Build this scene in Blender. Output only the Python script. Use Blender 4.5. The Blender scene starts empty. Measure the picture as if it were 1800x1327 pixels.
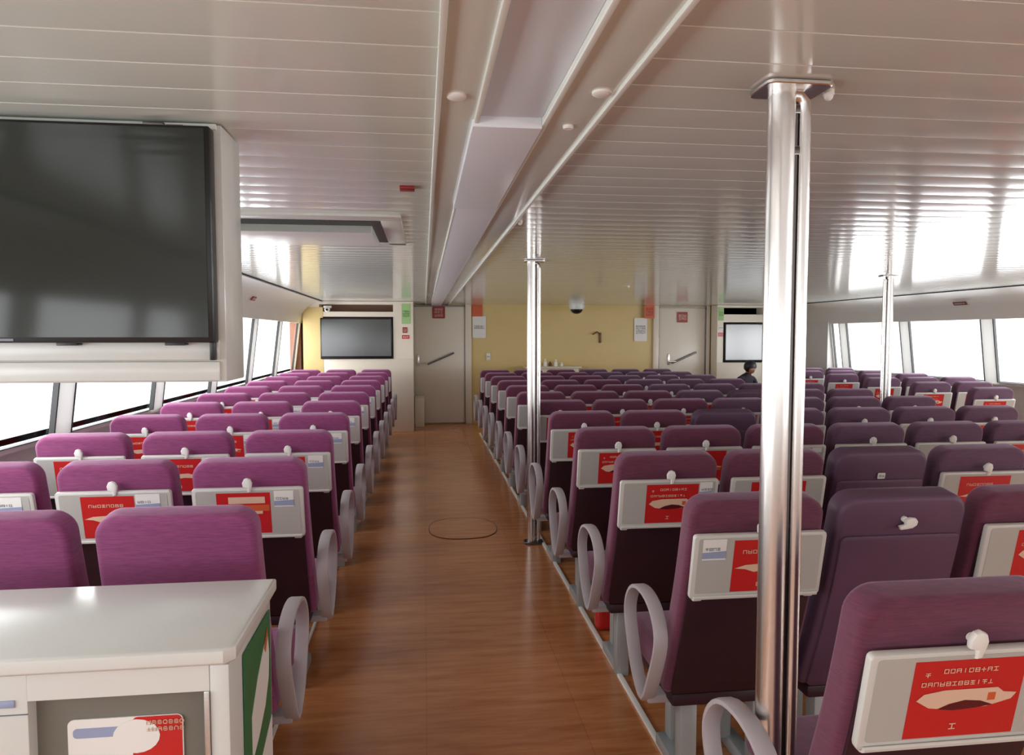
import bpy, bmesh, math, random
from mathutils import Vector, Matrix
random.seed(7)
S = bpy.context.scene
COL = S.collection
PI = math.pi

# ------------------------------------------------------------------ materials
def srgb(r, g, b):
    def c(v):
        v /= 255.0
        return v / 12.92 if v <= .04045 else ((v + .055) / 1.055) ** 2.4
    return (c(r), c(g), c(b), 1)

def mat(name, col, rough=.5, metal=0, spec=.5, emis=None, estr=0, noise=None, bump=0, bscale=(200, 200, 200), sheen=0, coat=0):
    m = bpy.data.materials.new(name); m.use_nodes = True
    nt = m.node_tree; b = nt.nodes['Principled BSDF']
    b.inputs['Base Color'].default_value = col
    b.inputs['Roughness'].default_value = rough
    b.inputs['Metallic'].default_value = metal
    b.inputs['Specular IOR Level'].default_value = spec
    b.inputs['Coat Weight'].default_value = coat
    if sheen:
        b.inputs['Sheen Weight'].default_value = sheen
        b.inputs['Sheen Roughness'].default_value = .5
        b.inputs['Sheen Tint'].default_value = (1, .75, .95, 1)
    if emis:
        b.inputs['Emission Color'].default_value = emis
        b.inputs['Emission Strength'].default_value = estr
    if noise or bump:
        tc = nt.nodes.new('ShaderNodeTexCoord'); mp = nt.nodes.new('ShaderNodeMapping')
        nt.links.new(tc.outputs['Object'], mp.inputs['Vector']); mp.inputs['Scale'].default_value = bscale
        nz = nt.nodes.new('ShaderNodeTexNoise'); nz.inputs['Scale'].default_value = 1; nz.inputs['Detail'].default_value = 4
        nt.links.new(mp.outputs['Vector'], nz.inputs['Vector'])
        if noise:
            rp = nt.nodes.new('ShaderNodeValToRGB')
            rp.color_ramp.elements[0].position = .3; rp.color_ramp.elements[1].position = .7
            rp.color_ramp.elements[0].color = noise; rp.color_ramp.elements[1].color = col
            nt.links.new(nz.outputs['Fac'], rp.inputs['Fac']); nt.links.new(rp.outputs['Color'], b.inputs['Base Color'])
        if bump:
            bp = nt.nodes.new('ShaderNodeBump'); bp.inputs['Strength'].default_value = bump; bp.inputs['Distance'].default_value = .002
            nt.links.new(nz.outputs['Fac'], bp.inputs['Height']); nt.links.new(bp.outputs['Normal'], b.inputs['Normal'])
    return m

M = {}
M['ceil'] = mat('ceiling_panel', srgb(219, 223, 215), .12, spec=.7, noise=srgb(212, 216, 208), bscale=(.6, .6, 1))
M['ceil_trim'] = mat('ceiling_trim', srgb(222, 224, 217), .25)
M['lightpanel'] = mat('light_diffuser', srgb(212, 214, 218), .3, emis=srgb(205, 198, 210), estr=.06)
M['wall_white'] = mat('wall_white', srgb(205, 202, 198), .4, noise=srgb(198, 194, 190), bscale=(2, 2, 2))
M['wall_yellow'] = mat('wall_yellow', srgb(214, 190, 128), .35, noise=srgb(205, 180, 118), bscale=(1, 1, 1))
M['cream'] = mat('cream_paint', srgb(226, 216, 198), .35)
M['door'] = mat('door_paint', srgb(225, 216, 200), .3)
M['fascia'] = mat('fascia', srgb(216, 214, 207), .4)
M['gasket'] = mat('rubber_gasket', srgb(45, 45, 45), .6)
M['black'] = mat('black_plastic', srgb(16, 16, 17), .35)
M['screen'] = mat('tv_screen', srgb(46, 49, 45), .09, spec=.3)
M['screen_far'] = mat('tv_screen_far', srgb(58, 60, 58), .15, spec=.9)
M['screen_pale'] = mat('tv_screen_pale', srgb(178, 180, 182), .2, spec=.9)
M['counter'] = mat('counter_laminate', srgb(214, 214, 210), .22, spec=.6)
M['counter_grey'] = mat('counter_grey', srgb(118, 116, 108), .4)
M['green'] = mat('green_sign', srgb(38, 112, 68), .4)
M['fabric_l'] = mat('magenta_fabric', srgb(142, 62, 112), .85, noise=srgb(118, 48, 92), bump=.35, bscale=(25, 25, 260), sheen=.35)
M['fabric_shaded'] = mat('magenta_fabric_shaded', srgb(104, 42, 68), .85, noise=srgb(84, 34, 54), bump=.35, bscale=(25, 25, 260), sheen=.35)  # the magenta fabric again, darkened to stand in for shade on the right
M['hazed'] = mat('magenta_fabric_hazed', srgb(98, 64, 88), .85, noise=srgb(82, 52, 74), bump=.35, bscale=(25, 25, 260), sheen=.35)  # same fabric greyed, haze over the far-right seats put into the colour
M['shell'] = mat('dark_seat_shell', srgb(52, 22, 34), .5, noise=srgb(42, 16, 26), bscale=(6, 6, 6))
M['shell_p'] = mat('hazed_seat_shell', srgb(98, 66, 92), .55, noise=srgb(84, 56, 78), bscale=(3, 3, 3))  # seat shell lightened and tinted to imitate haze; no-tray seats use it too
M['tray'] = mat('tray_plastic', srgb(182, 180, 174), .35)
M['tray_rim'] = mat('tray_rim', srgb(206, 204, 198), .3)
M['arm'] = mat('armrest_plastic', srgb(182, 174, 178), .38)
M['leg'] = mat('leg_paint', srgb(170, 176, 178), .35, metal=.3)
M['red'] = mat('poster_red', srgb(196, 38, 38), .3)
M['ink'] = mat('poster_cream', srgb(224, 190, 165), .4)
M['ink_dark'] = mat('poster_dark', srgb(90, 20, 26), .4)
M['paper'] = mat('paper_white', srgb(232, 230, 226), .5)
M['blue'] = mat('print_blue', srgb(150, 160, 190), .4)
M['grey'] = mat('print_grey', srgb(110, 110, 120), .4)
M['steel'] = mat('polished_steel', srgb(222, 218, 214), .27, metal=1)
M['steel_dark'] = mat('dull_steel', srgb(110, 105, 105), .35, metal=1)
M['white_pl'] = mat('white_plastic', srgb(235, 233, 228), .35)
M['red_sign'] = mat('sign_red', srgb(150, 38, 34), .4)
M['orange'] = mat('orange_print', srgb(205, 95, 55), .4)
M['brown'] = mat('brown_print', srgb(120, 75, 50), .4)
M['green_pale'] = mat('green_notice', srgb(158, 196, 130), .5)
M['green_dark'] = mat('green_ink', srgb(80, 130, 70), .5)
M['skin'] = mat('skin', srgb(176, 128, 105), .5)
M['hair'] = mat('hair', srgb(20, 18, 20), .5)
M['shirt'] = mat('dark_shirt', srgb(48, 40, 52), .8)
M['trousers'] = mat('dark_trousers', srgb(40, 42, 52), .8)
M['niche'] = mat('niche_brown', srgb(120, 85, 62), .5)
M['niche_pale'] = mat('niche_olive', srgb(165, 152, 115), .5)

def wood_floor():
    m = bpy.data.materials.new('wood_vinyl_floor'); m.use_nodes = True
    nt = m.node_tree; b = nt.nodes['Principled BSDF']; N = nt.nodes.new; L = nt.links.new
    tc = N('ShaderNodeTexCoord')
    mp = N('ShaderNodeMapping'); mp.inputs['Scale'].default_value = (1.2, 9, 1); L(tc.outputs['Object'], mp.inputs['Vector'])
    nz = N('ShaderNodeTexNoise'); nz.inputs['Scale'].default_value = 2.2; nz.inputs['Detail'].default_value = 8; nz.inputs['Roughness'].default_value = .6
    L(mp.outputs['Vector'], nz.inputs['Vector'])
    rp = N('ShaderNodeValToRGB'); e = rp.color_ramp.elements
    e[0].position = .3; e[0].color = srgb(172, 104, 60); e[1].position = .72; e[1].color = srgb(208, 142, 92)
    L(nz.outputs['Fac'], rp.inputs['Fac'])
    br = N('ShaderNodeTexBrick'); br.offset = 0
    br.inputs['Scale'].default_value = 1; br.inputs['Brick Width'].default_value = .62; br.inputs['Row Height'].default_value = .62
    br.inputs['Mortar Size'].default_value = .002; br.inputs['Mortar Smooth'].default_value = .2
    br.inputs['Color1'].default_value = (1, 1, 1, 1); br.inputs['Color2'].default_value = (.94, .94, .94, 1); br.inputs['Mortar'].default_value = (.72, .68, .66, 1)
    L(tc.outputs['Object'], br.inputs['Vector'])
    mx = N('ShaderNodeMix'); mx.data_type = 'RGBA'; mx.blend_type = 'MULTIPLY'; mx.inputs['Factor'].default_value = .8
    L(rp.outputs['Color'], mx.inputs[6]); L(br.outputs['Color'], mx.inputs[7]); L(mx.outputs[2], b.inputs['Base Color'])
    b.inputs['Roughness'].default_value = .3; b.inputs['Specular IOR Level'].default_value = .5
    n2 = N('ShaderNodeTexNoise'); n2.inputs['Scale'].default_value = 3; L(tc.outputs['Object'], n2.inputs['Vector'])
    mr = N('ShaderNodeMapRange'); mr.inputs['To Min'].default_value = .14; mr.inputs['To Max'].default_value = .28
    L(n2.outputs['Fac'], mr.inputs['Value']); L(mr.outputs['Result'], b.inputs['Roughness'])
    return m
M['floor'] = wood_floor()

def translucent(name, col):
    m = mat(name, col, .5); nt = m.node_tree; p = nt.nodes['Principled BSDF']; o = nt.nodes['Material Output']
    t = nt.nodes.new('ShaderNodeBsdfTranslucent'); t.inputs['Color'].default_value = col
    x = nt.nodes.new('ShaderNodeMixShader'); x.inputs['Fac'].default_value = .3
    nt.links.new(p.outputs[0], x.inputs[1]); nt.links.new(t.outputs[0], x.inputs[2]); nt.links.new(x.outputs[0], o.inputs['Surface'])
    return m
M['post'] = translucent('window_post_white', srgb(232, 232, 230))
def glass_mat():
    m = bpy.data.materials.new('window_glass'); m.use_nodes = True
    nt = m.node_tree; nt.nodes.clear(); N = nt.nodes.new; L = nt.links.new
    out = N('ShaderNodeOutputMaterial'); mix = N('ShaderNodeMixShader'); t = N('ShaderNodeBsdfTransparent'); g = N('ShaderNodeBsdfGlossy')
    t.inputs['Color'].default_value = (.95, .97, .97, 1); g.inputs['Roughness'].default_value = .03; mix.inputs['Fac'].default_value = .06
    L(t.outputs[0], mix.inputs[1]); L(g.outputs[0], mix.inputs[2]); L(mix.outputs[0], out.inputs['Surface'])
    return m
M['glass'] = glass_mat()

# ------------------------------------------------------------------ mesh helpers
class MB:
    """collects shapes in one bmesh with material slots"""
    def __init__(self):
        self.bm = bmesh.new(); self.mats = []
    def mi(self, m):
        if m not in self.mats: self.mats.append(m)
        return self.mats.index(m)
    def _finish(self, faces, m):
        i = self.mi(m)
        for f in faces: f.material_index = i
    def prism(self, pts, vec, m, bevel=0, seg=2):
        """pts: list of 3D coplanar points, extruded along vec"""
        bm = self.bm; vec = Vector(vec)
        a = [bm.verts.new(p) for p in pts]; b = [bm.verts.new(Vector(p) + vec) for p in pts]
        n = len(pts); fs = [bm.faces.new(a[::-1]), bm.faces.new(b)]
        for i in range(n): fs.append(bm.faces.new((a[i], a[(i + 1) % n], b[(i + 1) % n], b[i])))
        bmesh.ops.recalc_face_normals(bm, faces=fs)
        if bevel:
            es = [e for f in fs[:2] for e in f.edges]
            r = bmesh.ops.bevel(bm, geom=list(set(es)), offset=bevel, segments=seg, profile=.5, affect='EDGES', clamp_overlap=True)
            fs = list({f for f in fs if f.is_valid} | set(r['faces']))
        self._finish(fs, m); return self
    def box(self, x0, x1, y0, y1, z0, z1, m, bevel=0, seg=2):
        bm = self.bm
        r = bmesh.ops.create_cube(bm, size=1)
        for v in r['verts']:
            v.co = Vector(((x0 + x1) / 2 + v.co.x * (x1 - x0), (y0 + y1) / 2 + v.co.y * (y1 - y0), (z0 + z1) / 2 + v.co.z * (z1 - z0)))
        fs = list({f for v in r['verts'] for f in v.link_faces})
        if bevel:
            es = list({e for f in fs for e in f.edges})
            q = bmesh.ops.bevel(bm, geom=es, offset=bevel, segments=seg, profile=.5, affect='EDGES', clamp_overlap=True)
            fs = list({f for f in fs if f.is_valid} | set(q['faces']))
        self._finish(fs, m); return self
    def rrect(self, o, ux, uy, w, h, r, n=5):
        """rounded rectangle outline centred at o in plane ux,uy. r: one radius or 4 (bl, br, tr, tl)"""
        o = Vector(o); ux = Vector(ux).normalized(); uy = Vector(uy).normalized()
        rs = (r,) * 4 if not isinstance(r, (tuple, list)) else r
        out = []
        for (sx, sy, a0, rr) in ((-1, -1, 180, rs[0]), (1, -1, 270, rs[1]), (1, 1, 0, rs[2]), (-1, 1, 90, rs[3])):
            if rr <= 0: out.append(o + ux * sx * w / 2 + uy * sy * h / 2); continue
            for k in range(n + 1):
                a = math.radians(a0 + 90 * k / n)
                out.append(o + ux * (sx * (w / 2 - rr) + rr * math.cos(a)) + uy * (sy * (h / 2 - rr) + rr * math.sin(a)))
        return out
    def face(self, pts, m):
        f = self.bm.faces.new([self.bm.verts.new(p) for p in pts]); self._finish([f], m); return self
    def tube(self, pts, r, m, n=16, caps=True):
        bm = self.bm; pts = [Vector(p) for p in pts]; rings = []
        for i, p in enumerate(pts):
            d = (pts[min(i + 1, len(pts) - 1)] - pts[max(i - 1, 0)]).normalized()
            a = d.cross(Vector((0, 0, 1)) if abs(d.z) < .9 else Vector((1, 0, 0))).normalized(); b = d.cross(a)
            rr = r[i] if isinstance(r, (list, tuple)) else r
            rings.append([bm.verts.new(p + (a * math.cos(2 * PI * k / n) + b * math.sin(2 * PI * k / n)) * rr) for k in range(n)])
        fs = []
        for q in range(len(rings) - 1):
            for k in range(n): fs.append(bm.faces.new((rings[q][k], rings[q][(k + 1) % n], rings[q + 1][(k + 1) % n], rings[q + 1][k])))
        if caps: fs += [bm.faces.new(rings[0][::-1]), bm.faces.new(rings[-1])]
        bmesh.ops.recalc_face_normals(bm, faces=fs)
        self._finish(fs, m); return self
    def sweep(self, pts, wv, w, t, m, closed=False):
        """strap of width w along direction wv, thickness t, following pts"""
        bm = self.bm; pts = [Vector(p) for p in pts]; wv = Vector(wv).normalized(); n = len(pts); rings = []
        for i, p in enumerate(pts):
            a = pts[(i - 1) % n] if (closed or i > 0) else p; b = pts[(i + 1) % n] if (closed or i < n - 1) else p
            d = (b - a).normalized(); nn = d.cross(wv).normalized()
            prof = [(-.5, -.35), (-.35, -.5), (.35, -.5), (.5, -.35), (.5, .35), (.35, .5), (-.35, .5), (-.5, .35)]
            rings.append([bm.verts.new(p + wv * x * w + nn * y * t) for x, y in prof])
        fs = []; N = len(rings)
        for q in range(N if closed else N - 1):
            A = rings[q]; B = rings[(q + 1) % N]
            for k in range(8): fs.append(bm.faces.new((A[k], A[(k + 1) % 8], B[(k + 1) % 8], B[k])))
        if not closed: fs += [bm.faces.new(rings[0][::-1]), bm.faces.new(rings[-1])]
        bmesh.ops.recalc_face_normals(bm, faces=fs)
        self._finish(fs, m); return self
    def sphere(self, c, r, m, sc=(1, 1, 1), seg=20):
        q = bmesh.ops.create_uvsphere(self.bm, u_segments=seg, v_segments=seg // 2, radius=r)
        for v in q['verts']: v.co = Vector((v.co.x * sc[0], v.co.y * sc[1], v.co.z * sc[2])) + Vector(c)
        self._finish(list({f for v in q['verts'] for f in v.link_faces}), m); return self
    def glyphs(self, o, ux, uy, n, s, m, gap=1.25, rnd=None):
        """a row of small blocky characters starting at o: every one a few strokes in a square of side s"""
        rnd = rnd or random; o = Vector(o); ux = Vector(ux).normalized(); uy = Vector(uy).normalized()
        t = .17 * s
        for i in range(n):
            c = o + ux * (i * s * gap); strokes = []
            if rnd.random() < .6: strokes += [(0, 0, t, s), (s - t, 0, s, s)]
            else: strokes += [((s - t) / 2, 0, (s + t) / 2, s)]
            for y in (0, .42 * s, s - t):
                if rnd.random() < .75: strokes.append((0, y, s, y + t))
            for (x0, y0, x1, y1) in strokes:
                self.face([c + ux * x0 + uy * y0, c + ux * x1 + uy * y0, c + ux * x1 + uy * y1, c + ux * x0 + uy * y1], m)
        return self
    def build(self, name, parent=None, smooth=True):
        me = bpy.data.meshes.new(name)
        self.bm.normal_update(); self.bm.to_mesh(me); self.bm.free()
        for m in self.mats: me.materials.append(M[m])
        if smooth:
            for p in me.polygons: p.use_smooth = True
            me.set_sharp_from_angle(angle=math.radians(35))
        o = bpy.data.objects.new(name, me); COL.objects.link(o)
        if parent: o.parent = parent
        return o

def tag(o, label=None, cat=None, group=None, kind=None):
    if label: o['label'] = label
    if cat: o['category'] = cat
    if group: o['group'] = group
    if kind: o['kind'] = kind
    return o
def empty(name, loc=(0, 0, 0), rz=0):
    o = bpy.data.objects.new(name, None); COL.objects.link(o); o.location = loc; o.rotation_euler = (0, 0, rz); o.empty_display_size = .1
    return o
def struct(o): o['kind'] = 'structure'; return o

# ------------------------------------------------------------------ dimensions
H = 2.10                     # ceiling height
Y0, Y1 = -3.4, 12.55         # room ends
SILL, HEAD = .98, 1.77
XC = 2.45                    # hull centre line
def mirror(x): return 2 * XC - x

# ------------------------------------------------------------------ shell
b = MB(); b.box(-2.4, 7.3, Y0 - .1, Y1 + .1, -.06, 0, 'floor'); struct(b.build('floor'))

def slats(x0, x1, name, z=H):
    b = MB(); bm = b.bm; pitch = .15; prof = []
    y = Y0
    while y < Y1 - .001:
        for (dy, dz) in ((0, .005), (.003, .0), (.03, -.0006), (.075, -.0009), (.12, -.0006), (.147, .0)):
            if y + dy <= Y1: prof.append((y + dy, z + dz))
        y += pitch
    prof.append((Y1, z))
    A = [bm.verts.new((x0, p[0], p[1])) for p in prof]; B = [bm.verts.new((x1, p[0], p[1])) for p in prof]
    fs = [bm.faces.new((A[i], A[i + 1], B[i + 1], B[i])) for i in range(len(prof) - 1)]
    top = [bm.verts.new(p) for p in ((x0, Y0, z + .06), (x1, Y0, z + .06), (x1, Y1, z + .06), (x0, Y1, z + .06))]
    fs.append(bm.faces.new(top))
    b._finish(fs, 'ceil')
    return struct(b.build(name))
slats(-1.62, .035, 'ceiling')
slats(.435, 6.52, 'ceiling')
# central channel over the aisle: two flanges and trim beads
b = MB()
b.box(.035, .137, Y0, Y1, H - .012, H + .05, 'ceil', .002)
b.box(.300, .435, Y0, Y1, H - .012, H + .05, 'ceil', .002)
struct(b.build('trim_1'))
b = MB()
for x in (.030, .128, .300, .425):
    b.box(x, x + .013, Y0, Y1, H - .022, H - .008, 'ceil_trim', .003)
struct(b.build('trim_2'))
# diffuser panels, three lengths, the second hangs a little lower
for (ya, yb, xa, xb, dz, lab) in ((-1.2, 1.80, .139, .300, .0, 'pale lavender light panel in the ceiling channel, nearest and widest in view'),
                                  (1.80, 2.96, .124, .300, .026, 'grey-white light panel in the ceiling channel, middle one with a dark front edge'),
                                  (2.96, Y1 - .05, .134, .306, .018, 'long grey-white light panel in the ceiling channel running to the far door')):
    b = MB(); b.box(xa, xb, ya + .004, yb, H - .004 - dz, H + .02, 'lightpanel', .003)
    tag(b.build('ceiling_light_panel'), lab, 'light panel', 'light panels of the ceiling channel')

# hull side walls
def side_wall(sgn, name, fname, lname, xs):
    X = (lambda x: x) if sgn < 0 else (lambda x: mirror(x) - .06)
    b = MB()
    s = sgn
    b.prism([(X(-2.16), Y0, 0), (X(-2.16), Y0, SILL), (X(-2.30), Y0, SILL), (X(-2.30), Y0, 0)], (0, Y1 - Y0, 0), 'wall_white')
    b.prism([(X(-2.10), Y0, SILL - .03), (X(-2.10), Y0, SILL), (X(-2.30), Y0, SILL), (X(-2.30), Y0, SILL - .03)], (0, Y1 - Y0, 0), 'fascia')
    struct(b.build(name))
    # fascia above the windows, curving into the ceiling
    b = MB()
    pts = [(-2.02, HEAD), (-2.0, HEAD - .02), (-1.97, HEAD - .02), (-1.955, HEAD + .01), (-1.90, HEAD + .13), (-1.80, HEAD + .24), (-1.68, HEAD + .31), (-1.60, H - .002), (-1.60, H + .03), (-2.2, H + .03), (-2.2, HEAD)]
    b.prism([(X(x), Y0, z) for x, z in pts], (0, Y1 - Y0, 0), 'fascia')
    struct(b.build(fname))
    b = MB()
    b.box(min(X(-1.61), X(-1.58)), max(X(-1.61), X(-1.58)), Y0, Y1, H - .012, H + .004, 'gasket')
    struct(b.build(lname))
    # windows between mullions; plane leans inwards at the head
    def wp(y, z, off=0):
        t = (z - SILL) / (HEAD - SILL); return (X(-2.11 + .10 * t) + off * -s, y, z)
    for i in range(len(xs) - 1):
        ya, yb = xs[i] + .10, xs[i + 1] - .10
        if yb < Y0: continue
        w = empty('window_%d' % (i + 1 + (0 if s < 0 else 20))); struct(w)
        # mullion post between this pane and the next
        b = MB(); c = xs[i + 1]
        b.prism([wp(c - .10, SILL, .035), wp(c + .10, SILL, .035), wp(c + .10, HEAD, .035), wp(c - .10, HEAD, .035)], (s * .012, 0, 0), 'post')
        struct(b.build('window_post', w))
        b = MB()
        for yy in (ya, yb):
            b.prism([wp(yy - .007, SILL, .038), wp(yy + .007, SILL, .038), wp(yy + .007, HEAD, .038), wp(yy - .007, HEAD, .038)], (s * .03, 0, 0), 'gasket')
        b.prism([wp(ya, SILL, .03), wp(yb, SILL, .03), wp(yb, SILL + .005, .03), wp(ya, SILL + .005, .03)], (s * .04, 0, 0), 'gasket')
        struct(b.build('window_gasket', w))
        b = MB(); b.face([wp(ya, SILL), wp(yb, SILL), wp(yb, HEAD), wp(ya, HEAD)], 'glass')
        struct(b.build('window_pane', w))
side_wall(-1, 'wall_left', 'trim_3', 'trim_4', [Y0 - .1] + [4.37 + 1.48 * k for k in range(-5, 6)])
side_wall(1, 'wall_right', 'trim_5', 'trim_6', [Y0 - .1] + [7.93 + 1.51 * k for k in range(-7, 3)] + [11.35])
# solid ends of the side walls
b = MB()
b.box(-2.15, -1.98, 11.87, Y1, SILL, HEAD + .02, 'brown'); struct(b.build('trim_7'))
b = MB()
b.box(6.78, 7.05, 11.30, Y1, SILL, HEAD + .02, 'wall_white'); struct(b.build('trim_8'))
# far wall
b = MB(); b.box(-2.12, 7.0, Y1, Y1 + .1, 0, H + .06, 'wall_yellow'); struct(b.build('wall_far'))
b = MB(); b.box(.72, .83, Y1 - .06, Y1, 0, H, 'cream', .01); b.box(4.13, 4.23, Y1 - .06, Y1, 0, H, 'cream', .01)
b.box(5.13, 5.2, Y1 - .06, Y1, 0, H, 'cream', .01); b.box(-.26, -.19, Y1 - .06, Y1, 0, H, 'cream', .01)
struct(b.build('trim_9'))
# rear wall behind the viewer with a window band
b = MB(); b.box(-2.4, 7.3, Y0 - .1, Y0, 0, SILL, 'wall_white'); b.box(-2.4, 7.3, Y0 - .1, Y0, HEAD, H + .06, 'wall_white')
for x in (-2.3, -.8, .7, 2.2, 3.7, 5.2, 6.9): b.box(x, x + .2, Y0 - .1, Y0, SILL, HEAD, 'wall_white')
struct(b.build('wall_near'))

# doors in the far wall
def door(x0, x1, n, hx, flip):
    d = empty('door_%d' % n, (0, 0, 0)); struct(d)
    b = MB(); b.box(x0, x1, Y1 - .04, Y1 - .002, .02, H - .045, 'door', .006); struct(b.build('door_leaf', d))
    b = MB()
    for (a, c, z0, z1) in ((x0 - .02, x0, 0, H - .02), (x1, x1 + .02, 0, H - .02), (x0 - .02, x1 + .02, H - .04, H - .02)):
        b.box(a, c, Y1 - .05, Y1 - .002, z0, z1, 'steel_dark')
    struct(b.build('door_frame', d))
    b = MB()
    b.box(hx - .02, hx + .02, Y1 - .055, Y1 - .038, 1.02, 1.22, 'steel', .004)
    b.tube([(hx, Y1 - .04, 1.08), (hx, Y1 - .09, 1.08), (hx + .13, Y1 - .09, 1.08)], .01, 'steel')
    struct(b.build('door_handle', d))
    b = MB()
    b.sweep([(x0 + .24, Y1 - .075, 1.05), (x0 + .40, Y1 - .075, 1.12), (x0 + .56, Y1 - .075, 1.19), (x0 + .70, Y1 - .075, 1.25)], (0, 1, 0), .02, .03, 'steel_dark')
    for t in (.28, .66): b.tube([(x0 + t, Y1 - .075, 1.07 + (t - .28) * .42), (x0 + t, Y1 - .035, 1.07 + (t - .28) * .42)], .008, 'steel_dark', 8)
    struct(b.build('door_push_bar', d))
door(-.18, .71, 1, -.10, 1)
door(4.24, 5.11, 2, 4.42, 1)

def sign(name, x, y, z, w, h, base, ink, rows, cols, label, cat, nrm=(0, -1, 0), th=.008, pad=.12, group=None, frame=None):
    """flat plate facing nrm with rows of small characters"""
    n = Vector(nrm).normalized(); up = Vector((0, 0, 1)); ux = up.cross(n).normalized(); uy = n.cross(ux)
    c = Vector((x, y, z)); b = MB()
    b.prism(b.rrect(c, ux, uy, w, h, min(w, h) * .08), n * th, base, th * .3, 1)
    if frame: b.prism(b.rrect(c + n * th, ux, uy, w * .84, h * .8, .002), n * .001, frame)
    if rows:
        s = min(h * (1 - 2 * pad) / (rows * 1.35), w * (1 - 2 * pad) / (cols * 1.25))
        for r in range(rows):
            o = c + n * (th + .0025) - ux * (cols * s * 1.25 - .25 * s) / 2 + uy * ((rows / 2 - r - 1) * s * 1.35 + .17 * s)
            b.glyphs(o, ux, uy, cols, s, ink)
    return tag(b.build(name), label, cat, group)
sign('red_safety_sign', .26, Y1 - .045, 1.955, .22, .21, 'red_sign', 'ink', 3, 3, 'square red safety notice at the top of the left far door', 'sign')
sign('red_safety_sign', 4.67, Y1 - .045, 1.885, .20, .19, 'red_sign', 'ink', 2, 3, 'square red safety notice at the top of the right far door', 'sign')
sign('orange_poster', .93, Y1 - .012, 1.99, .19, .21, 'orange', 'paper', 0, 1, 'orange poster on the yellow wall beside the left far door', 'poster')
sign('orange_poster', 4.04, Y1 - .075, 1.98, .19, .24, 'orange', 'red_sign', 3, 3, 'orange poster on the yellow wall beside the right far door', 'poster')
sign('white_notice', .97, Y1 - .012, 1.70, .24, .38, 'paper', 'grey', 2, 6, 'white paper notice under the orange poster by the left far door', 'notice')
sign('white_notice', 3.90, Y1 - .012, 1.66, .24, .42, 'paper', 'grey', 4, 5, 'white paper notice under the orange poster by the right far door', 'notice')
sign('light_switch', 1.13, Y1 - .012, 1.18, .07, .12, 'white_pl', 'grey', 1, 2, 'small white switch plate low on the yellow wall near the left door', 'switch')
# brass lever on the yellow wall
b = MB(); b.box(3.13, 3.17, Y1 - .03, Y1, 1.42, 1.60, 'brown', .005); b.tube([(3.15, Y1 - .04, 1.58), (3.08, Y1 - .06, 1.62), (3.0, Y1 - .06, 1.57)], .012, 'brown', 8)
tag(b.build('wall_lever'), 'small brown lever fitting in the middle of the yellow far wall', 'lever')
# service ledge against the yellow wall with small bottles
b = MB(); b.box(1.75, 2.75, Y1 - .32, Y1 - .003, .98, 1.01, 'cream', .006); b.box(1.80, 2.70, Y1 - .28, Y1 - .003, 0, .98, 'cream', .005)
tag(b.build('service_ledge'), 'cream service ledge against the yellow wall behind the last seats', 'counter')
for i, (x, y, h, m) in enumerate(((2.02, .16, .10, 'white_pl'), (2.12, .20, .13, 'paper'), (2.22, .13, .08, 'brown'), (2.31, .19, .12, 'white_pl'), (2.42, .15, .07, 'paper'))):
    b = MB(); y = Y1 - y
    b.tube([(x, y, 1.011), (x, y, 1.011 + h * .6), (x, y, 1.011 + h * .75), (x, y, 1.011 + h)], [.03, .03, .014, .014], m, 14)
    tag(b.build('small_bottle'), ['small white bottle at the left end of the cream ledge', 'tall paper-white bottle second from left on the cream ledge', 'short brown bottle in the middle of the cream ledge', 'white bottle fourth from left on the cream ledge', 'shortest pale bottle at the right end of the cream ledge'][i], 'bottle', 'bottles on the cream ledge')

# dome camera on the ceiling
b = MB(); b.tube([(2.60, 12.0, H), (2.60, 12.0, H - .05), (2.60, 12.0, H - .10)], [.13, .14, .125], 'ceil_trim', 24)
o = empty('dome_camera'); p = b.build('housing', o)
b = MB(); b.sphere((2.60, 12.0, H - .10), .105, 'black', (1, 1, .75)); b.build('lens_dome', o)
tag(o, 'round ceiling camera with dark dome in front of the yellow wall', 'camera')

# far TV units
def tv_unit(x0, x1, yf, side, tvx0, tvx1, tz0, tz1, nz0, nz1, scr, nich, label, tvlabel):
    o = empty('tv_cabinet'); tag(o, label, 'cabinet')
    b = MB(); t = .10
    b.box(x0, x1, yf, Y1 - .07, 0, tz0 - .03, 'cream', .004)
    b.box(x0, tvx0 - .015, yf, Y1 - .07, tz0 - .03, H - .005, 'cream')
    b.box(tvx1 + .015, x1, yf, Y1 - .07, tz0 - .03, H - .005, 'cream')
    b.box(tvx0 - .015, tvx1 + .015, yf, Y1 - .07, tz1 + .02, nz0, 'cream')
    b.box(tvx0 - .015, tvx1 + .015, yf, Y1 - .07, nz1, H - .005, 'cream')
    b.box(tvx0 - .015, tvx1 + .015, yf + .28, Y1 - .07, tz0 - .03, nz1, nich)
    b.build('carcass', o)
    b = MB()
    if side == 'left':
        b.prism([(x0 - .012, yf + .02, .05), (x0 - .012, yf + .35, .05), (x0 - .012, yf + .35, 1.70), (x0 - .012, yf + .12, H - .04), (x0 - .012, yf + .02, H - .04)], (.01, 0, 0), 'wall_yellow')
        b.box(x0 - .001, x0 + .30, yf - .006, yf + .002, .6, H - .1, 'wall_yellow')
        
        b.build('side_panel', o)
    t = empty('television'); tag(t, tvlabel, 'television')
    b = MB(); b.box(tvx0, tvx1, yf - .030, yf + .002, tz0 - .03 + .001, tz1, 'black', .006); b.build('bezel', t)
    b = MB(); b.box(tvx0 + .02, tvx1 - .02, yf - .034, yf - .0301, tz0 + .015, tz1 - .02, scr); b.build('screen', t)
tv_unit(-1.88, -.17, 11.55, 'left', -1.62, -.50, 1.21, 1.83, 1.93, 2.045, 'screen_far', 'niche', 'cream wall cabinet left of the far door with a dark television set in', 'dark-screened television in the left far cabinet')
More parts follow.
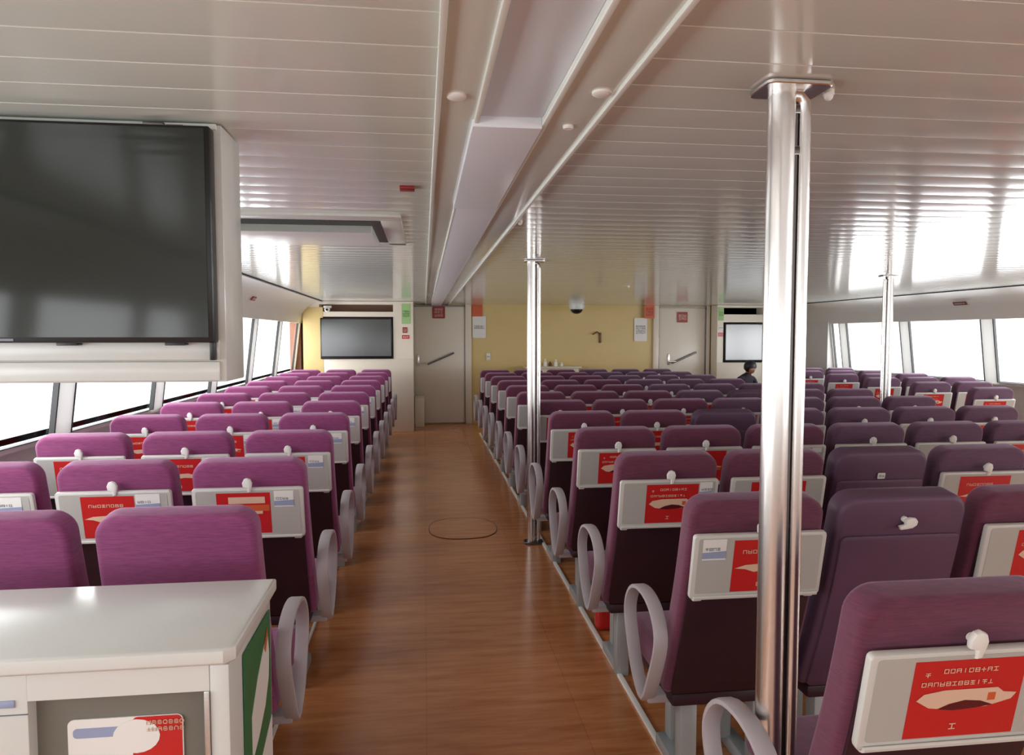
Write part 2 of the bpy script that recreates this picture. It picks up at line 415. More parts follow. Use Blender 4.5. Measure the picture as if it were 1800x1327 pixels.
tv_unit(5.21, 6.45, 12.2, 'right', 5.34, 6.06, 1.10, 1.77, 1.93, 2.05, 'screen_pale', 'niche_pale', 'cream wall cabinet right of the far door, partly behind the steel pillar', 'pale-screened television in the right far cabinet')
sign('green_notice', -.28, 11.548, 1.90, .14, .32, 'green_pale', 'green_dark', 3, 3, 'pale green notice beside the dark far television', 'notice')
sign('green_notice', 5.275, 12.198, 1.94, .10, .24, 'green_pale', 'green_dark', 3, 3, 'pale green notice beside the pale far television', 'notice')
sign('red_label', -.30, 11.548, 1.64, .075, .09, 'red_sign', 'ink', 2, 2, 'small square red label under the left green notice', 'label')
sign('red_label', -.29, 11.548, 1.53, .115, .06, 'red', 'paper', 1, 3, 'small wide red label lowest beside the dark far television', 'label')
sign('wall_label', 5.275, 12.198, 1.69, .085, .07, 'paper', 'grey', 1, 3, 'small pale label under the right green notice', 'label')
sign('wall_label', 5.275, 12.198, 1.57, .095, .07, 'red', 'paper', 1, 3, 'small red label lowest beside the pale far television', 'label')
b = MB(); b.box(-1.56, -1.44, 11.47, 11.549, 1.985, 2.02, 'white_pl', .006); b.sphere((-1.5, 11.46, 1.96), .045, 'white_pl', (1, 1.1, .9)); b.sphere((-1.5, 11.415, 1.955), .02, 'black')
tag(b.build('wall_camera'), 'small white camera at the top left corner of the dark television cabinet', 'camera')
b = MB(); b.box(-.16, .0, 12.1, Y1 - .08, 0, .5, 'cream', .008)
tag(b.build('low_locker'), 'low cream locker box at the foot of the left far door', 'locker')

# person on a stool behind the last seats
st = empty('stool', (5.55, 11.55, 0))
b = MB(); b.prism([(.17 * math.cos(a * PI / 12), .17 * math.sin(a * PI / 12), .25) for a in range(24)], (0, 0, .04), 'black', .008); b.build('seat', st)
b = MB()
for a in range(4): b.tube([(.12 * math.cos(a * PI / 2 + .7), .12 * math.sin(a * PI / 2 + .7), .25), (.16 * math.cos(a * PI / 2 + .7), .16 * math.sin(a * PI / 2 + .7), 0)], .012, 'steel', 8)
b.build('leg_frame', st)
tag(st, 'low black stool under the person by the right far cabinet', 'stool')
def skin_mesh(name, joints, edges, mname, parent=None, sub=2):
    me = bpy.data.meshes.new(name); me.from_pydata([j[0] for j in joints], edges, []); me.materials.append(M[mname])
    o = bpy.data.objects.new(name, me); COL.objects.link(o)
    md = o.modifiers.new('Skin', 'SKIN'); md.use_smooth_shade = True
    for i, j in enumerate(joints):
        r = j[1] if isinstance(j[1], tuple) else (j[1], j[1]); me.skin_vertices[0].data[i].radius = r; me.skin_vertices[0].data[i].use_root = (i == 0)
    s = o.modifiers.new('Sub', 'SUBSURF'); s.levels = s.render_levels = sub
    if parent: o.parent = parent
    return o
def person(loc, rz):
    """seated, bent forward a little, head bowed; local -Y is the facing direction"""
    J = [((0, .02, .42), (.15, .11)), ((0, .0, .56), (.135, .10)), ((0, -.04, .70), (.15, .10)), ((0, -.08, .80), (.11, .075)), ((0, -.12, .87), (.05, .05)), ((0, -.14, .90), (.045, .045)),
         ((.16, -.08, .79), .055), ((.21, -.14, .60), .043), ((.12, -.30, .50), .034), ((.07, -.36, .50), .026),
         ((-.16, -.08, .79), .055), ((-.21, -.14, .60), .043), ((-.12, -.30, .50), .034), ((-.07, -.36, .50), .026),
         ((.10, -.10, .41), .08), ((.12, -.42, .40), .058), ((.12, -.40, .12), .042), ((.12, -.40, .06), .035), ((.12, -.52, .035), .03),
         ((-.10, -.10, .41), .08), ((-.12, -.42, .40), .058), ((-.12, -.40, .12), .042), ((-.12, -.40, .06), .035), ((-.12, -.52, .035), .03)]
    E = [(0, 1), (1, 2), (2, 3), (3, 4), (4, 5), (3, 6), (6, 7), (7, 8), (8, 9), (3, 10), (10, 11), (11, 12), (12, 13), (0, 14), (14, 15), (15, 16), (16, 17), (17, 18), (0, 19), (19, 20), (20, 21), (21, 22), (22, 23)]
    body = skin_mesh('person', J, E, 'shirt'); body.location = loc; body.rotation_euler = (0, 0, rz)
    # head with face, bowed
    hd = MB(); hd.sphere((0, 0, 0), .095, 'skin', (.82, .98, 1.12), 28)
    for v in hd.bm.verts:
        if v.co.z < -.02: k = 1 + v.co.z * 2.2; v.co.x *= max(k, .62)
    hd.sphere((0, -.095, -.012), .016, 'skin', (.8, 1.1, 1.5), 12)
    for sx in (-1, 1):
        hd.sphere((sx * .032, -.082, .012), .011, 'paper', (1.2, .6, .7), 12); hd.sphere((sx * .032, -.089, .012), .006, 'black', (1, .5, 1), 10)
        hd.sphere((sx * .079, .0, .0), .02, 'skin', (.35, .8, 1.3), 12)
    hd.box(-.022, .022, -.093, -.080, -.052, -.044, 'ink_dark', .003)
    h = hd.build('head', body); h.location = (0, -.165, .975); h.rotation_euler = (.45, 0, 0)
    hr = MB(); hr.sphere((0, .012, .022), .108, 'hair', (.92, 1.0, 1.05), 28)
    for v in list(hr.bm.verts):
        if v.co.y < -.05 and v.co.z < .045: v.co.y = -.05 + (v.co.y + .05) * .1
        if v.co.z < -.055: v.co.z = -.055 + (v.co.z + .055) * .2
    q = hr.build('hair', body); q.location = h.location; q.rotation_euler = h.rotation_euler
    # hands with fingers holding a small phone
    for s in (-1, 1):
        base = Vector((s * .065, -.365, .50))
        hj = [(base, .024), (base + Vector((-s * .012, -.05, .004)), (.030, .014))]; he = [(0, 1)]
        for f in range(4):
            r0 = base + Vector((s * (.018 - f * .013), -.085, .004 - .002 * f)); L = (.032, .036, .034, .027)[f]
            i = len(hj); hj += [(r0, .0085), (r0 + Vector((-s * .004, -L * .6, .012)), .008), (r0 + Vector((-s * .010, -L * .75, .034)), .007)]; he += [(1, i), (i, i + 1), (i + 1, i + 2)]
        i = len(hj); hj += [(base + Vector((-s * .035, -.04, .014)), .010), (base + Vector((-s * .042, -.065, .03)), .008)]; he += [(0, i), (i, i + 1)]
        skin_mesh('hand', hj, he, 'skin', body, 1)
    lj = [J[14], J[15], J[16], J[17], J[18], J[0], J[19], J[20], J[21], J[22], J[23]]
    lj = [(j[0], tuple(r * 1.12 for r in j[1]) if isinstance(j[1], tuple) else j[1] * 1.12) for j in lj]; lj[5] = ((0, 0, .40), (.155, .115))
    lj = [lj[5]] + lj[:5] + lj[6:]
    skin_mesh('trousers', lj, [(0, 1), (1, 2), (2, 3), (3, 4), (4, 5), (0, 6), (6, 7), (7, 8), (8, 9), (9, 10)], 'trousers', body)
    tag(body, 'person in a dark top with black hair, head bowed, sitting behind the last seats', 'person')
    return body
person((5.40, 11.55, .03), .35)

# ------------------------------------------------------------------ television board, left foreground
tb = empty('television_board', (0, 0, 0))
b = MB(); b.box(-2.0, -.52, 1.965, 2.15, 1.428, H - .003, 'counter', .004); b.build('board', tb)
b = MB(); b.box(-2.0, -.535, 1.952, 1.966, 1.432, 1.482, 'counter', .003); b.box(-2.0, -.535, 1.952, 1.966, 1.486, 1.54, 'counter', .003); b.build('lower_rail', tb)
b = MB(); b.box(-2.0, -.53, 1.953, 1.966, H - .018, H - .003, 'ceil_trim', .003); b.build('top_rail', tb)
tag(tb, 'white board hanging from the ceiling that carries the big television', 'board')
tv = empty('television')
b = MB(); b.box(-1.80, -.534, 1.905, 1.951, 1.532, 2.078, 'black', .005); b.build('bezel', tv)
b = MB(); b.box(-1.79, -.546, 1.902, 1.9045, 1.546, 2.070, 'screen'); b.build('screen', tv)
b = MB(); b.box(-.553, -.540, 1.93, 1.952, 1.486, 1.56, 'black', .002); b.build('side_clip', tv)
for x in (-.92, -.66):
    b = MB(); b.box(x, x + .05, 1.92, 1.951, 1.525, 1.533, 'black', .002); b.build('mount_clip', tv)
b = MB(); b.box(-1.045, -1.01, 1.9035, 1.905, 1.5365, 1.5425, 'grey'); b.build('badge', tv)
b = MB(); b.box(-.70, -.65, 1.925, 1.951, 2.0785, 2.09, 'steel_dark', .002); b.box(-.645, -.60, 1.925, 1.951, 2.0785, 2.086, 'white_pl', .002); b.build('top_bracket', tv)
tag(tv, 'large black television on the hanging white board, upper left', 'television')

# ------------------------------------------------------------------ counter, left foreground
CX = -.38; CF, CB = 1.44, 1.85; CZ = .93
ct = empty('counter_cabinet', (0, 0, 0))
b = MB(); b.prism([(-1.6, CF - .005, CZ - .034), (CX - .02, CF - .005, CZ - .034), (CX, CF + .015, CZ - .034), (CX, CB, CZ - .034), (-1.6, CB, CZ - .034)], (0, 0, .034), 'counter', .007, 3)
b.build('countertop', ct)
b = MB(); zt = CZ - .036; fz = .842
b.box(-1.58, -.768, CF + .005, CB - .02, .04, zt, 'counter', .002)
b.box(-.430, CX - .012, CF + .005, CB - .02, .04, zt, 'counter', .003)
b.box(-.768, -.430, CF + .005, CB - .02, fz, zt, 'counter')
b.box(-.768, -.430, CF + .035, CB - .02, .04, fz, 'counter_grey')
b.box(-1.56, CX - .03, CF + .03, CB - .04, 0, .04, 'counter_grey')
b.box(-1.58, -.768, CF + .0035, CF + .006, .8155, .8175, 'grey')
b.build('cabinet_body', ct)
b = MB(); b.box(-.440, -.430, CF + .0, CF + .036, .04, fz, 'steel', .001); b.build('recess_trim', ct)
# card in the recess
b = MB(); y = CF + .034
b.prism(b.rrect((-.600, y, .70), (1, 0, 0), (0, 0, 1), .22, .17, .012), (0, -.003, 0), 'paper')
b.prism(b.rrect((-.540, y - .003, .70), (1, 0, 0), (0, 0, 1), .095, .168, .01), (0, -.001, 0), 'red')
b.prism(b.rrect((-.645, y - .003, .757), (1, 0, 0), (0, 0, 1), .11, .02, .008), (0, -.001, 0), 'blue')
b.prism([Vector((-.580 + .045 * math.cos(a * PI / 10), y - .004, .745 + .035 * math.sin(a * PI / 10))) for a in range(20)], (0, -.001, 0), 'paper')
b.glyphs((-.56, y - .006, .768), (1, 0, 0), (0, 0, 1), 7, .0085, 'ink'); b.glyphs((-.56, y - .006, .754), (1, 0, 0), (0, 0, 1), 7, .0085, 'ink')
b.build('safety_card', ct)
# green sign on the aisle side
b = MB(); xs = CX - .010
b.prism([(xs, 1.545, .868), (xs, 1.80, .868), (xs, 1.80, .42), (xs, 1.545, .42)], (.003, 0, 0), 'green')
leaf = [(1.60, .60), (1.60, .70), (1.66, .76), (1.72, .80), (1.765, .825), (1.78, .77), (1.77, .71), (1.73, .66), (1.66, .62)]
b.prism([(xs + .003, p[0], p[1]) for p in leaf], (.001, 0, 0), 'paper')
b.prism([(xs + .003, p[0], p[1]) for p in ((1.60, .44), (1.60, .52), (1.80, .60), (1.80, .44))], (.001, 0, 0), 'paper')
b.prism([(xs + .0041, p[0], p[1]) for p in ((1.725, .80), (1.76, .838), (1.765, .82), (1.74, .785))], (.001, 0, 0), 'orange')
b.build('green_poster', ct)
b = MB(); b.box(-.835, -.79, CF + .001, CF + .005, .832, .846, 'blue', .001); b.build('lock_plate', ct)
tag(ct, 'white laminate counter with a grey front recess and green side poster, lower left', 'counter')

# ------------------------------------------------------------------ steel pillars
def pillar(x, y, label, mirrored=False):
    s = -1 if mirrored else 1
    o = empty('steel_pillar', (x, y, 0)); tag(o, label, 'pillar', 'steel pillars')
    b = MB(); b.tube([(-.009 * s, 0, .012), (-.009 * s, 0, H - .004)], .030, 'steel', 32); b.build('main_tube', o)
    b = MB(); b.tube([(.044 * s, 0, .02), (.044 * s, 0, H - .06), (.042 * s, 0, H - .035), (.03 * s, 0, H - .022), (.0 * s, 0, H - .02)], .0155, 'steel', 20); b.build('grab_tube', o)
    b = MB(); b.box(min(.018 * s, .026 * s), max(.018 * s, .026 * s), -.008, .008, .05, H - .06, 'steel_dark')
    for z in (.14, 1.95, 2.04): b.box(min(0, .044 * s), max(0, .044 * s), -.009, .009, z, z + .02, 'steel', .002)
    b.build('spacer_strip', o)
    b = MB(); b.prism(b.rrect((.01 * s, 0, H - .012), (1, 0, 0), (0, 1, 0), .15, .11, .02), (0, 0, .010), 'steel', .002, 1); b.build('ceiling_flange', o)
    b = MB(); b.prism(b.rrect((.01 * s, 0, 0), (1, 0, 0), (0, 1, 0), .15, .11, .03), (0, 0, .016), 'steel_dark', .004, 1); b.build('floor_flange', o)
pillar(.798, 1.52, 'tall polished steel double-tube pillar in the right foreground')
pillar(.795, 5.19, 'steel double-tube pillar standing beside the aisle in mid view')
pillar(4.25, 6.1, 'thin steel pillar in front of the right-hand windows', True)
for (x, y, lab) in ((.905, 1.53, 'small white knob on the ceiling beside the foreground pillar'), (.43 + .03, 3.40, 'small white knob on the ceiling beside the light channel'), (2.24, 7.65, 'small white knob on the ceiling above the centre seats'), (4.95, 9.6, 'small white knob on the ceiling towards the right windows')):
    b = MB(); b.tube([(x, y, H), (x, y, H - .012)], .012, 'white_pl', 12); b.sphere((x, y, H - .014), .010, 'white_pl', seg=12)
    b.tube([(x - .06, y, H - .004), (x, y, H - .006)], .003, 'white_pl', 6)
    tag(b.build('ceiling_fitting'), lab, 'ceiling fitting', 'ceiling knobs')
for (x, y, lab) in ((.077, 1.632, 'round white downlight left of the ceiling channel'), (.395, 1.571, 'round white downlight right of the ceiling channel, nearer one'), (.372, 1.83, 'small round ceiling fitting right of the channel, farther one')):
    b = MB(); r = .022 if 'farther' not in lab else .014
    b.tube([(x, y, H - .011), (x, y, H - .017), (x, y, H - .020)], [r, r, r * .8], 'white_pl', 24)
    tag(b.build('downlight'), lab, 'downlight', 'ceiling downlights')
b = MB(); b.box(-.085, -.03, 2.67, 2.73, H - .012, H + .0, 'red_sign', .002)
tag(b.build('ceiling_sticker'), 'small dark red plate on the ceiling above the aisle', 'ceiling plate')

# ceiling vent hatch, left
v = empty('ceiling_vent')
b = MB()
b.box(-1.60, -.10, 3.30, 3.42, H - .014, H + .004, 'ceil_trim', .004); b.box(-.20, -.10, 3.42, 4.30, H - .014, H + .004, 'ceil_trim', .004)
b.box(-1.60, -.10, 4.24, 4.34, H - .014, H + .004, 'ceil_trim', .004); b.build('frame', v)
b = MB(); b.box(-1.60, -.20, 3.42, 4.24, H - .008, H - .004, 'black'); b.build('dark_slot', v)
b = MB(); b.prism([(-1.58, 3.62, H - .006), (-1.58, 3.60, H - .045), (-1.58, 3.68, H - .055), (-1.58, 4.16, H - .04), (-1.58, 4.2, H - .006)], (1.33, 0, 0), 'ceil_trim', .004, 1); b.build('flap', v)
tag(v, 'wide white ceiling vent with a dark slot, behind the big television', 'vent')

# door plate on the fascias
sign('fascia_label', -1.838, 8.07, HEAD + .185, .16, .05, 'red_sign', 'paper', 1, 5, 'small red label on the white fascia over the left windows', 'label', nrm=(.78, 0, -.5))
sign('fascia_label', mirror(-1.838) - .06, 8.2, HEAD + .185, .22, .05, 'brown', 'paper', 1, 8, 'small brown lettered label on the fascia over the right windows', 'label', nrm=(-.78, 0, -.5))

# floor edge strips and hatch
b = MB(); b.box(.862, .885, -1.5, 11.2, -.0, .014, 'white_pl', .003); struct(b.build('trim_10'))
b = MB(); b.box(-.60, -.585, 2.2, 11.5, -.0, .012, 'fascia', .003); struct(b.build('trim_11'))
b = MB()
ring = [Vector((.30 + .27 * math.copysign(abs(math.cos(a)) ** .8, math.cos(a)), 5.66 + .31 * math.copysign(abs(math.sin(a)) ** .8, math.sin(a)), .003)) for a in [2 * PI * k / 48 for k in range(48)]]
b.prism(ring, (0, 0, .002), 'floor', .001, 1)
b.sweep([p + Vector((0, 0, .001)) for p in ring], (0, 0, 1), .004, .006, 'brown', closed=True)
tag(b.build('floor_hatch'), 'oval flush hatch in the middle of the orange-brown aisle floor', 'hatch')

# life vest bag under an aisle seat
o = empty('life_vest_bag', (0, 0, 0))
b = MB(); b.box(.888, 1.08, 3.556, 3.635, .0, .25, 'red', .03, 3); b.build('red_cover', o)
b = MB(); b.box(.96, 1.07, 3.540, 3.555, .02, .22, 'paper', .008); b.build('white_panel', o)
tag(o, 'red life vest pack with white side panel on the floor between right aisle seats', 'life vest')

# ------------------------------------------------------------------ the seat
# seat origin: on the floor below the top rear edge of the backrest, seat faces +Y
W = .452
def back_pt(x, s, n):
    """s metres up along the back from its lower end, n metres from the rear face forwards"""
    s0 = .75
    t = s / s0
    y = .215 * (1 - t) - .02 * math.sin(PI * t) + .0
    z = .345 + .702 * t
    # normal pointing forwards
    dy = (-.215 - .02 * PI * math.cos(PI * t)) / s0; dz = .702 / s0
    l = math.hypot(dy, dz)
    return Vector((x, y + n * dz / l, z - n * dy / l))
def back_map(b, seg=10):
    bm = b.bm
    for k in range(1, seg):
        s = .75 * k / seg
        bmesh.ops.bisect_plane(bm, geom=bm.verts[:] + bm.edges[:] + bm.faces[:], plane_co=(0, 0, s), plane_no=(0, 0, 1))
    for v in bm.verts: v.co = back_pt(v.co.x, v.co.z, v.co.y)
def make_back(fab):
    b = MB()
    top = b.rrect((0, 0, .375), (1, 0, 0), (0, 0, 1), W, .75, (.02, .02, .062, .062), 7)
    # gentle taper to the top
    top = [Vector((p.x * (1 - .05 * max(0, p.z - .5) / .25), 0.0, p.z)) for p in top]
    b.prism(top, (0, .085, 0), fab, .024, 4)
    back_map(b); return b.build('backrest')
def make_shell(m, top):
    b = MB()
    pts = b.rrect((0, .004, top / 2), (1, 0, 0), (0, 0, 1), W - .045, top - .01, .02, 4)
    b.prism(pts, (0, -.012, 0), m, .004, 2)
    back_map(b); return b.build('back_shell')
def make_cushion(fab, x0=-W / 2 + .005):
    b = MB(); b.box(x0, W / 2 - .005, .20, .68, .345, .455, fab, .035, 4)
    return b.build('seat_cushion')
def make_pan():
    b = MB(); b.box(-W / 2 + .03, W / 2 - .03, .21, .62, .30, .345, 'shell', .01)
    return b.build('seat_pan')
def make_leg(s):
    b = MB(); x = s * .128
    b.box(x - .028, x + .028, .23, .29, .0, .31, 'leg', .004); b.box(x - .026, x + .026, .29, .50, .0, .05, 'leg', .006); b.box(x - .02 - s * .03, x + .02 - s * .03, .44, .50, .04, .31, 'leg', .004)
    return b.build('leg')
def make_arm(s, off=.034):
    b = MB(); x = s * (W / 2 + off)
    ctl = [(.285, .30), (.205, .42), (.150, .54), (.165, .61), (.225, .655), (.315, .67), (.41, .65), (.475, .59), (.49, .52), (.45, .43), (.385, .34)]
    # closed Catmull-Rom loop
    pts = []; n = len(ctl)
    for i in range(n):
        p = [Vector((0, *ctl[(i + j - 1) % n])) for j in range(4)]
        for k in range(3):
            t = k / 3
            q = .5 * ((2 * p[1]) + (p[2] - p[0]) * t + (2 * p[0] - 5 * p[1] + 4 * p[2] - p[3]) * t * t + (3 * p[1] - p[0] - 3 * p[2] + p[3]) * t ** 3)
            pts.append((x, q.y, q.z))
    b.sweep(pts, (1, 0, 0), .045, .016, 'arm', closed=True)
    b.box(min(x, s * .16), max(x, s * .16), .27, .34, .285, .315, 'arm', .006)
    return b.build('armrest')
TS0, TS1 = .432, .652          # tray along the back
def tray_pt(x, s, n):          # tray hangs a little off the back at the foot
    return back_pt(x, s, -.012 - n - .010 * (TS1 - s) / (TS1 - TS0))
def make_tray():
    b = MB(); w = .425
    pts = b.rrect((0, 0, (TS0 + TS1) / 2), (1, 0, 0), (0, 0, 1), w, TS1 - TS0, .012, 3)
    b.prism(pts, (0, .020, 0), 'tray_rim', .005, 2)
    inner = b.rrect((0, .0202, (TS0 + TS1) / 2 + .006), (1, 0, 0), (0, 0, 1), w - .03, TS1 - TS0 - .03, .008, 3)
    b.prism(inner, (0, .0008, 0), 'tray')
    b.prism([(-w / 2 + .01, .02, TS0 + .002), (w / 2 - .01, .02, TS0 + .002), (w / 2 - .01, .02, TS0 + .014), (-w / 2 + .01, .02, TS0 + .014)], (0, .008, 0), 'tray_rim', .003, 1)
    for v in b.bm.verts: v.co = tray_pt(v.co.x, v.co.z, v.co.y)
    for sx in (-1, 1):
        c = tray_pt(sx * (w / 2 - .03), TS0 - .004, .006); b.box(c.x - .014, c.x + .014, c.y - .006, c.y + .012, c.z - .009, c.z + .004, 'tray_rim', .003)
    return b.build('tray')
def make_poster(x0, x1, seed, kind):
    """advert sticker on the tray: red card with two lines of small characters and a pale ship shape"""
    rnd = random.Random(seed); b = MB(); z0, z1 = TS0 + .024, TS1 - .018; n = .0212; w = x1 - x0; h = z1 - z0
    def R(a, c, d, e, nn, m):
        b.prism([(x0 + a * w, n + nn, z0 + d * h), (x0 + c * w, n + nn, z0 + d * h), (x0 + c * w, n + nn, z0 + e * h), (x0 + a * w, n + nn, z0 + e * h)], (0, .0003, 0), m)
    R(0, 1, 0, 1, 0, 'red')
    def row(a, zz, cnt, s):
        b.glyphs((x0 + a * w, n + .0012, z0 + zz * h), (1, 0, 0), (0, 0, 1), cnt, s, 'ink', 1.3, rnd)
    if kind == 0:
        row(.10, .80, 1, .010); row(.26, .84, 9, .010); row(.08, .68, 12, .0098)
        ship = [(.06, .50), (.12, .58), (.30, .62), (.78, .62), (.84, .56), (.96, .54), (.92, .46), (.70, .38), (.38, .36), (.18, .40)]
        b.prism([(x0 + p * w, n + .0004, z0 + q * h) for p, q in ship], (0, .0004, 0), 'ink')
        wave = [(.26, .38), (.36, .44), (.50, .48), (.64, .46), (.76, .40), (.60, .37), (.40, .355)]
        b.prism([(x0 + p * w, n + .0009, z0 + q * h) for p, q in wave], (0, .0004, 0), 'ink_dark')
        R(.70, .77, .46, .56, .0009, 'orange')
    elif kind == 1:
        row(.14, .74, 8, .0125)
        ship = [(.04, .46), (.20, .52), (.66, .55), (.80, .50), (.92, .48), (.84, .40), (.56, .42), (.34, .38), (.20, .44)]
        b.prism([(x0 + p * w, n + .0004, z0 + q * h) for p, q in ship], (0, .0004, 0), 'ink')
        R(.80, .90, .36, .46, .0009, 'orange')
    else:
        R(0, .98, .55, .70, .0004, 'orange'); R(.22, .90, .74, .90, .0004, 'ink'); R(.05, .85, .48, .55, .0006, 'ink')
        row(.26, .77, 8, .011)
    row(.40, .10, 1, .014)
    for v in b.bm.verts: v.co = tray_pt(v.co.x, v.co.z, v.co.y)
    return b.build('poster')
def make_sticker(x0, x1, seed):
    rnd = random.Random(seed); b = MB(); z1 = TS1 - .012; z0 = z1 - .07; n = .0212
    b.prism([(x0, n, z0), (x1, n, z0), (x1, n, z1), (x0, n, z1)], (0, .0004, 0), 'paper')
    b.prism([(x0, n + .0005, z0 + .005), (x1, n + .0005, z0 + .005), (x1, n + .0005, z0 + .03), (x0, n + .0005, z0 + .026)], (0, .0004, 0), 'blue')
    b.glyphs((x0 + .008, n + .0015, z0 + .032), (1, 0, 0), (0, 0, 1), 4, .010, 'grey', 1.25, rnd)
    for v in b.bm.verts: v.co = tray_pt(v.co.x, v.co.z, v.co.y)
    return b.build('photo_sticker')
def make_latch(turn):
    b = MB()
    out = [(-.016, 0), (-.018, .018), (-.010, .034), (.002, .038), (.014, .032), (.020, .016), (.017, -.004), (.013, -.022), (.0, -.024), (.002, -.004)]
    ca, sa = math.cos(turn), math.sin(turn)
    b.prism([(p * ca - q * sa, -.006, p * sa + q * ca) for p, q in out], (0, -.016, 0), 'white_pl', .005, 2)
    b.tube([(0, .004, .012), (0, -.008, .012)], .010, 'white_pl', 12)
    for v in b.bm.verts: v.co = back_pt(v.co.x, v.co.z + TS1 + .008, v.co.y - .018 * (turn == 0) - .0)
    return b.build('latch')
def make_plate(seed):
    rnd = random.Random(seed); b = MB()
    b.prism(b.rrect((0, -.004, .635), (1, 0, 0), (0, 0, 1), .034, .028, .003, 2), (0, -.003, 0), 'paper')
    b.glyphs((-.012, -.0085, .630), (1, 0, 0), (0, 0, 1), 2, .0105, 'grey', 1.3, rnd)
    for v in b.bm.verts: v.co = back_pt(v.co.x, v.co.z, v.co.y)
    return b.build('number_plate')

proto = {}
def P(key, fn, *a):
    """shared mesh for a part, built once"""
    if key not in proto:
        o = fn(*a); proto[key] = (o.data, o.name.split('.')[0]); bpy.data.objects.remove(o)
    return proto[key]
def part(key, parent, fn, *a, name=None):
    me, nm = P(key, fn, *a); o = bpy.data.objects.new(nm, me); COL.objects.link(o); o.parent = parent; return o
ORD = ['first', 'second', 'third', 'fourth', 'fifth', 'sixth', 'seventh', 'eighth', 'ninth', 'tenth', 'eleventh', 'twelfth']
def seat(x, y, fab, shell, tray, arms, label, group, post=(None,), stick=None, shell_top=.62, latch=True, plate=False, first=False):
    r = empty('ferry_seat', (x, y, 0)); tag(r, label, 'seat', group)
    part('back' + fab, r, make_back, fab)
    part('shell%s%.2f' % (shell, shell_top), r, make_shell, shell, shell_top)
    if first: part('cushion_narrow', r, make_cushion, fab, -.135)
    else: part('cushion' + fab, r, make_cushion, fab)
    part('pan', r, make_pan)
    for s in (-1, 1): part('leg%d' % s, r, make_leg, s)
    for s in arms: part('arm%d%d' % (s, first), r, make_arm, s, .085 if first else .034)
    if tray:
        t = part('tray', r, make_tray)
        k, x0, x1 = post
        part('poster%d%.3f' % (k, x0), t, make_poster, x0, x1, k, k)
        if stick: part('stick%.3f' % stick[0], t, make_sticker, stick[0], stick[1], int(stick[0] * 1000))
        part('latch0', r, make_latch, 0.0)
    elif latch:
        part('latch1', r, make_latch, -1.25)
    if plate: part('plate', r, make_plate, 3)
    return r

# left block: three abreast
for k in range(11):
    y = 2.05 + .84 * k
    for c, x in enumerate((-.695, -1.195, -1.695)):
        if k == 0 and c == 2: continue
        side = ('beside the aisle', 'in the middle', 'beside the left windows')[c]
        if k == 0: lab = 'magenta seat without tray directly behind the white counter, ' + ('beside the aisle' if c == 0 else 'left of its row')
        else: lab = 'magenta ferry seat, %s row behind white counter, %s' % (ORD[k], side)
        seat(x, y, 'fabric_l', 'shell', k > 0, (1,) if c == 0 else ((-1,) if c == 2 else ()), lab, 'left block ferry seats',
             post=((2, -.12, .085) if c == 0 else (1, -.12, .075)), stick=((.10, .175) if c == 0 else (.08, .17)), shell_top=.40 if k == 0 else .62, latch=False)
# centre block: seven abreast, dark backs with and without trays
NOTRAY = {(1, 1), (2, 2), (4, 2), (6, 4)}
for k in range(12):
    y = 1.22 + .81 * k
    for c in range(7):
        x = .79 + W / 2 + .483 * c + (.027 if k == 0 else 0)
        if k == 0 and c > 0: continue
        if k == 1 and c > 2: continue
        if k == 2 and c > 4: continue
        if k == 3 and c > 5: continue
        if k >= 8 and c > 5: continue
        shade = c >= 2 or (k, c) in NOTRAY
        nt = (k, c) in NOTRAY
        col = 'dusky purple' if nt else ('hazed' if c >= 3 else 'shade-darkened magenta')
        if c == 0: where = 'beside the wood-floored aisle'
        elif c == 6: where = 'at the far right end'
        else: where = '%s from the aisle' % ORD[c]
        if k == 0: lab = 'nearest shade-darkened magenta ferry seat with red advert on its tray, lower right corner'
        else: lab = '%s centre-block seat, %s row from foreground, %s%s' % (col, ORD[k], where, ', no tray' if nt else '')
        seat(x, y, 'shell_p' if nt else ('hazed' if c >= 3 else 'fabric_shaded'), 'shell_p' if nt or c >= 3 else 'shell', not nt, (-1,) if c == 0 else ((1,) if c == 6 else ()), lab, 'centre block ferry seats',
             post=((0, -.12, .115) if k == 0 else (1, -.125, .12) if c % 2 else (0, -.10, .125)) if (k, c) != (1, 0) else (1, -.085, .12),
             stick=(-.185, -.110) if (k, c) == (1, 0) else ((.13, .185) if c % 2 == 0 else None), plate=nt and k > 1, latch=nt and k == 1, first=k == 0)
# right block beside the windows
for k in range(6, 12):
    y = 1.22 + .81 * k
    for c in range(3):
        x = 5.12 + W / 2 + .49 * c
        if k == 6 and c > 0: continue
        if k == 7 and c > 1: continue
        lab = 'backlit haze-tinted window-block seat, %s row from foreground, %s' % (ORD[k], ('left of its three', 'in the middle', 'nearest the right windows')[c])
        seat(x, y, 'hazed', 'shell_p', True, (-1,) if c == 0 else (), lab, 'right block ferry seats', post=(c % 2, -.12, .12), stick=None)

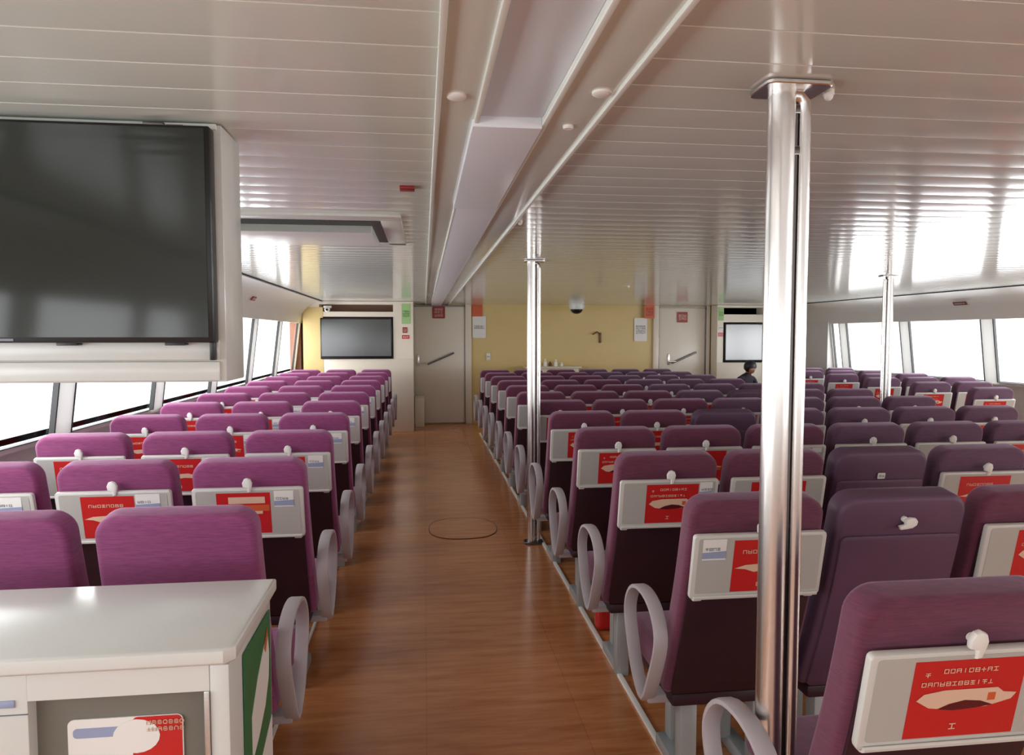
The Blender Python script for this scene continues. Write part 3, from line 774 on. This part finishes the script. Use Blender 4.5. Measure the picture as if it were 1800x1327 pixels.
# ------------------------------------------------------------------ light
def area(name, loc, rot, sx, sy, power, col=(1, 1, 1)):
    l = bpy.data.lights.new(name, 'AREA'); l.shape = 'RECTANGLE'; l.size = sx; l.size_y = sy; l.energy = power; l.color = col
    o = bpy.data.objects.new(name, l); COL.objects.link(o); o.location = loc; o.rotation_euler = rot; return o
RAD = 7.0
def emit(sx, sy, rad): return rad * math.pi * sx * sy
Lw = Y1 - Y0
area('daylight_left', (-2.45, (Y0 + Y1) / 2, 1.40), (0, -PI / 2, 0), 1.3, Lw + 2, emit(1.3, Lw + 2, 6.5), (.97, .98, 1))
area('daylight_right', (7.30, (Y0 + Y1) / 2, 1.40), (0, PI / 2, 0), 1.3, Lw + 2, emit(1.3, Lw + 2, 7.5), (.97, .98, 1))
area('daylight_rear', (XC, Y0 - .25, 1.40), (PI / 2, 0, 0), 9.5, 1.0, emit(9.5, 1.0, 1.6), (.93, .97, 1))
w = bpy.data.worlds.new('World'); S.world = w; w.use_nodes = True
w.node_tree.nodes['Background'].inputs[0].default_value = (.95, .97, 1, 1)
w.node_tree.nodes['Background'].inputs[1].default_value = 1.8

# ------------------------------------------------------------------ camera
cam = bpy.data.cameras.new('Camera'); co = bpy.data.objects.new('Camera', cam); COL.objects.link(co)
f = 1250.0; pitch = math.atan(73.5 / f); yaw = math.atan(155 / (f / math.cos(pitch)))
cam.sensor_fit = 'HORIZONTAL'; cam.sensor_width = 36; cam.lens = 36 * f / 1800; cam.clip_start = .05; cam.clip_end = 200
co.location = (0, 0, 1.55); co.rotation_euler = (PI / 2 - pitch, 0, -yaw)
S.camera = co
S.view_settings.view_transform = 'Standard'; S.view_settings.look = 'None'; S.view_settings.exposure = .05; S.view_settings.gamma = 1
S.cycles.use_denoising = True
S.cycles.max_bounces = 8; S.cycles.diffuse_bounces = 5; S.cycles.glossy_bounces = 4; S.cycles.transparent_max_bounces = 8
S.cycles.sample_clamp_indirect = 6
S.cycles.caustics_reflective = False; S.cycles.caustics_refractive = False
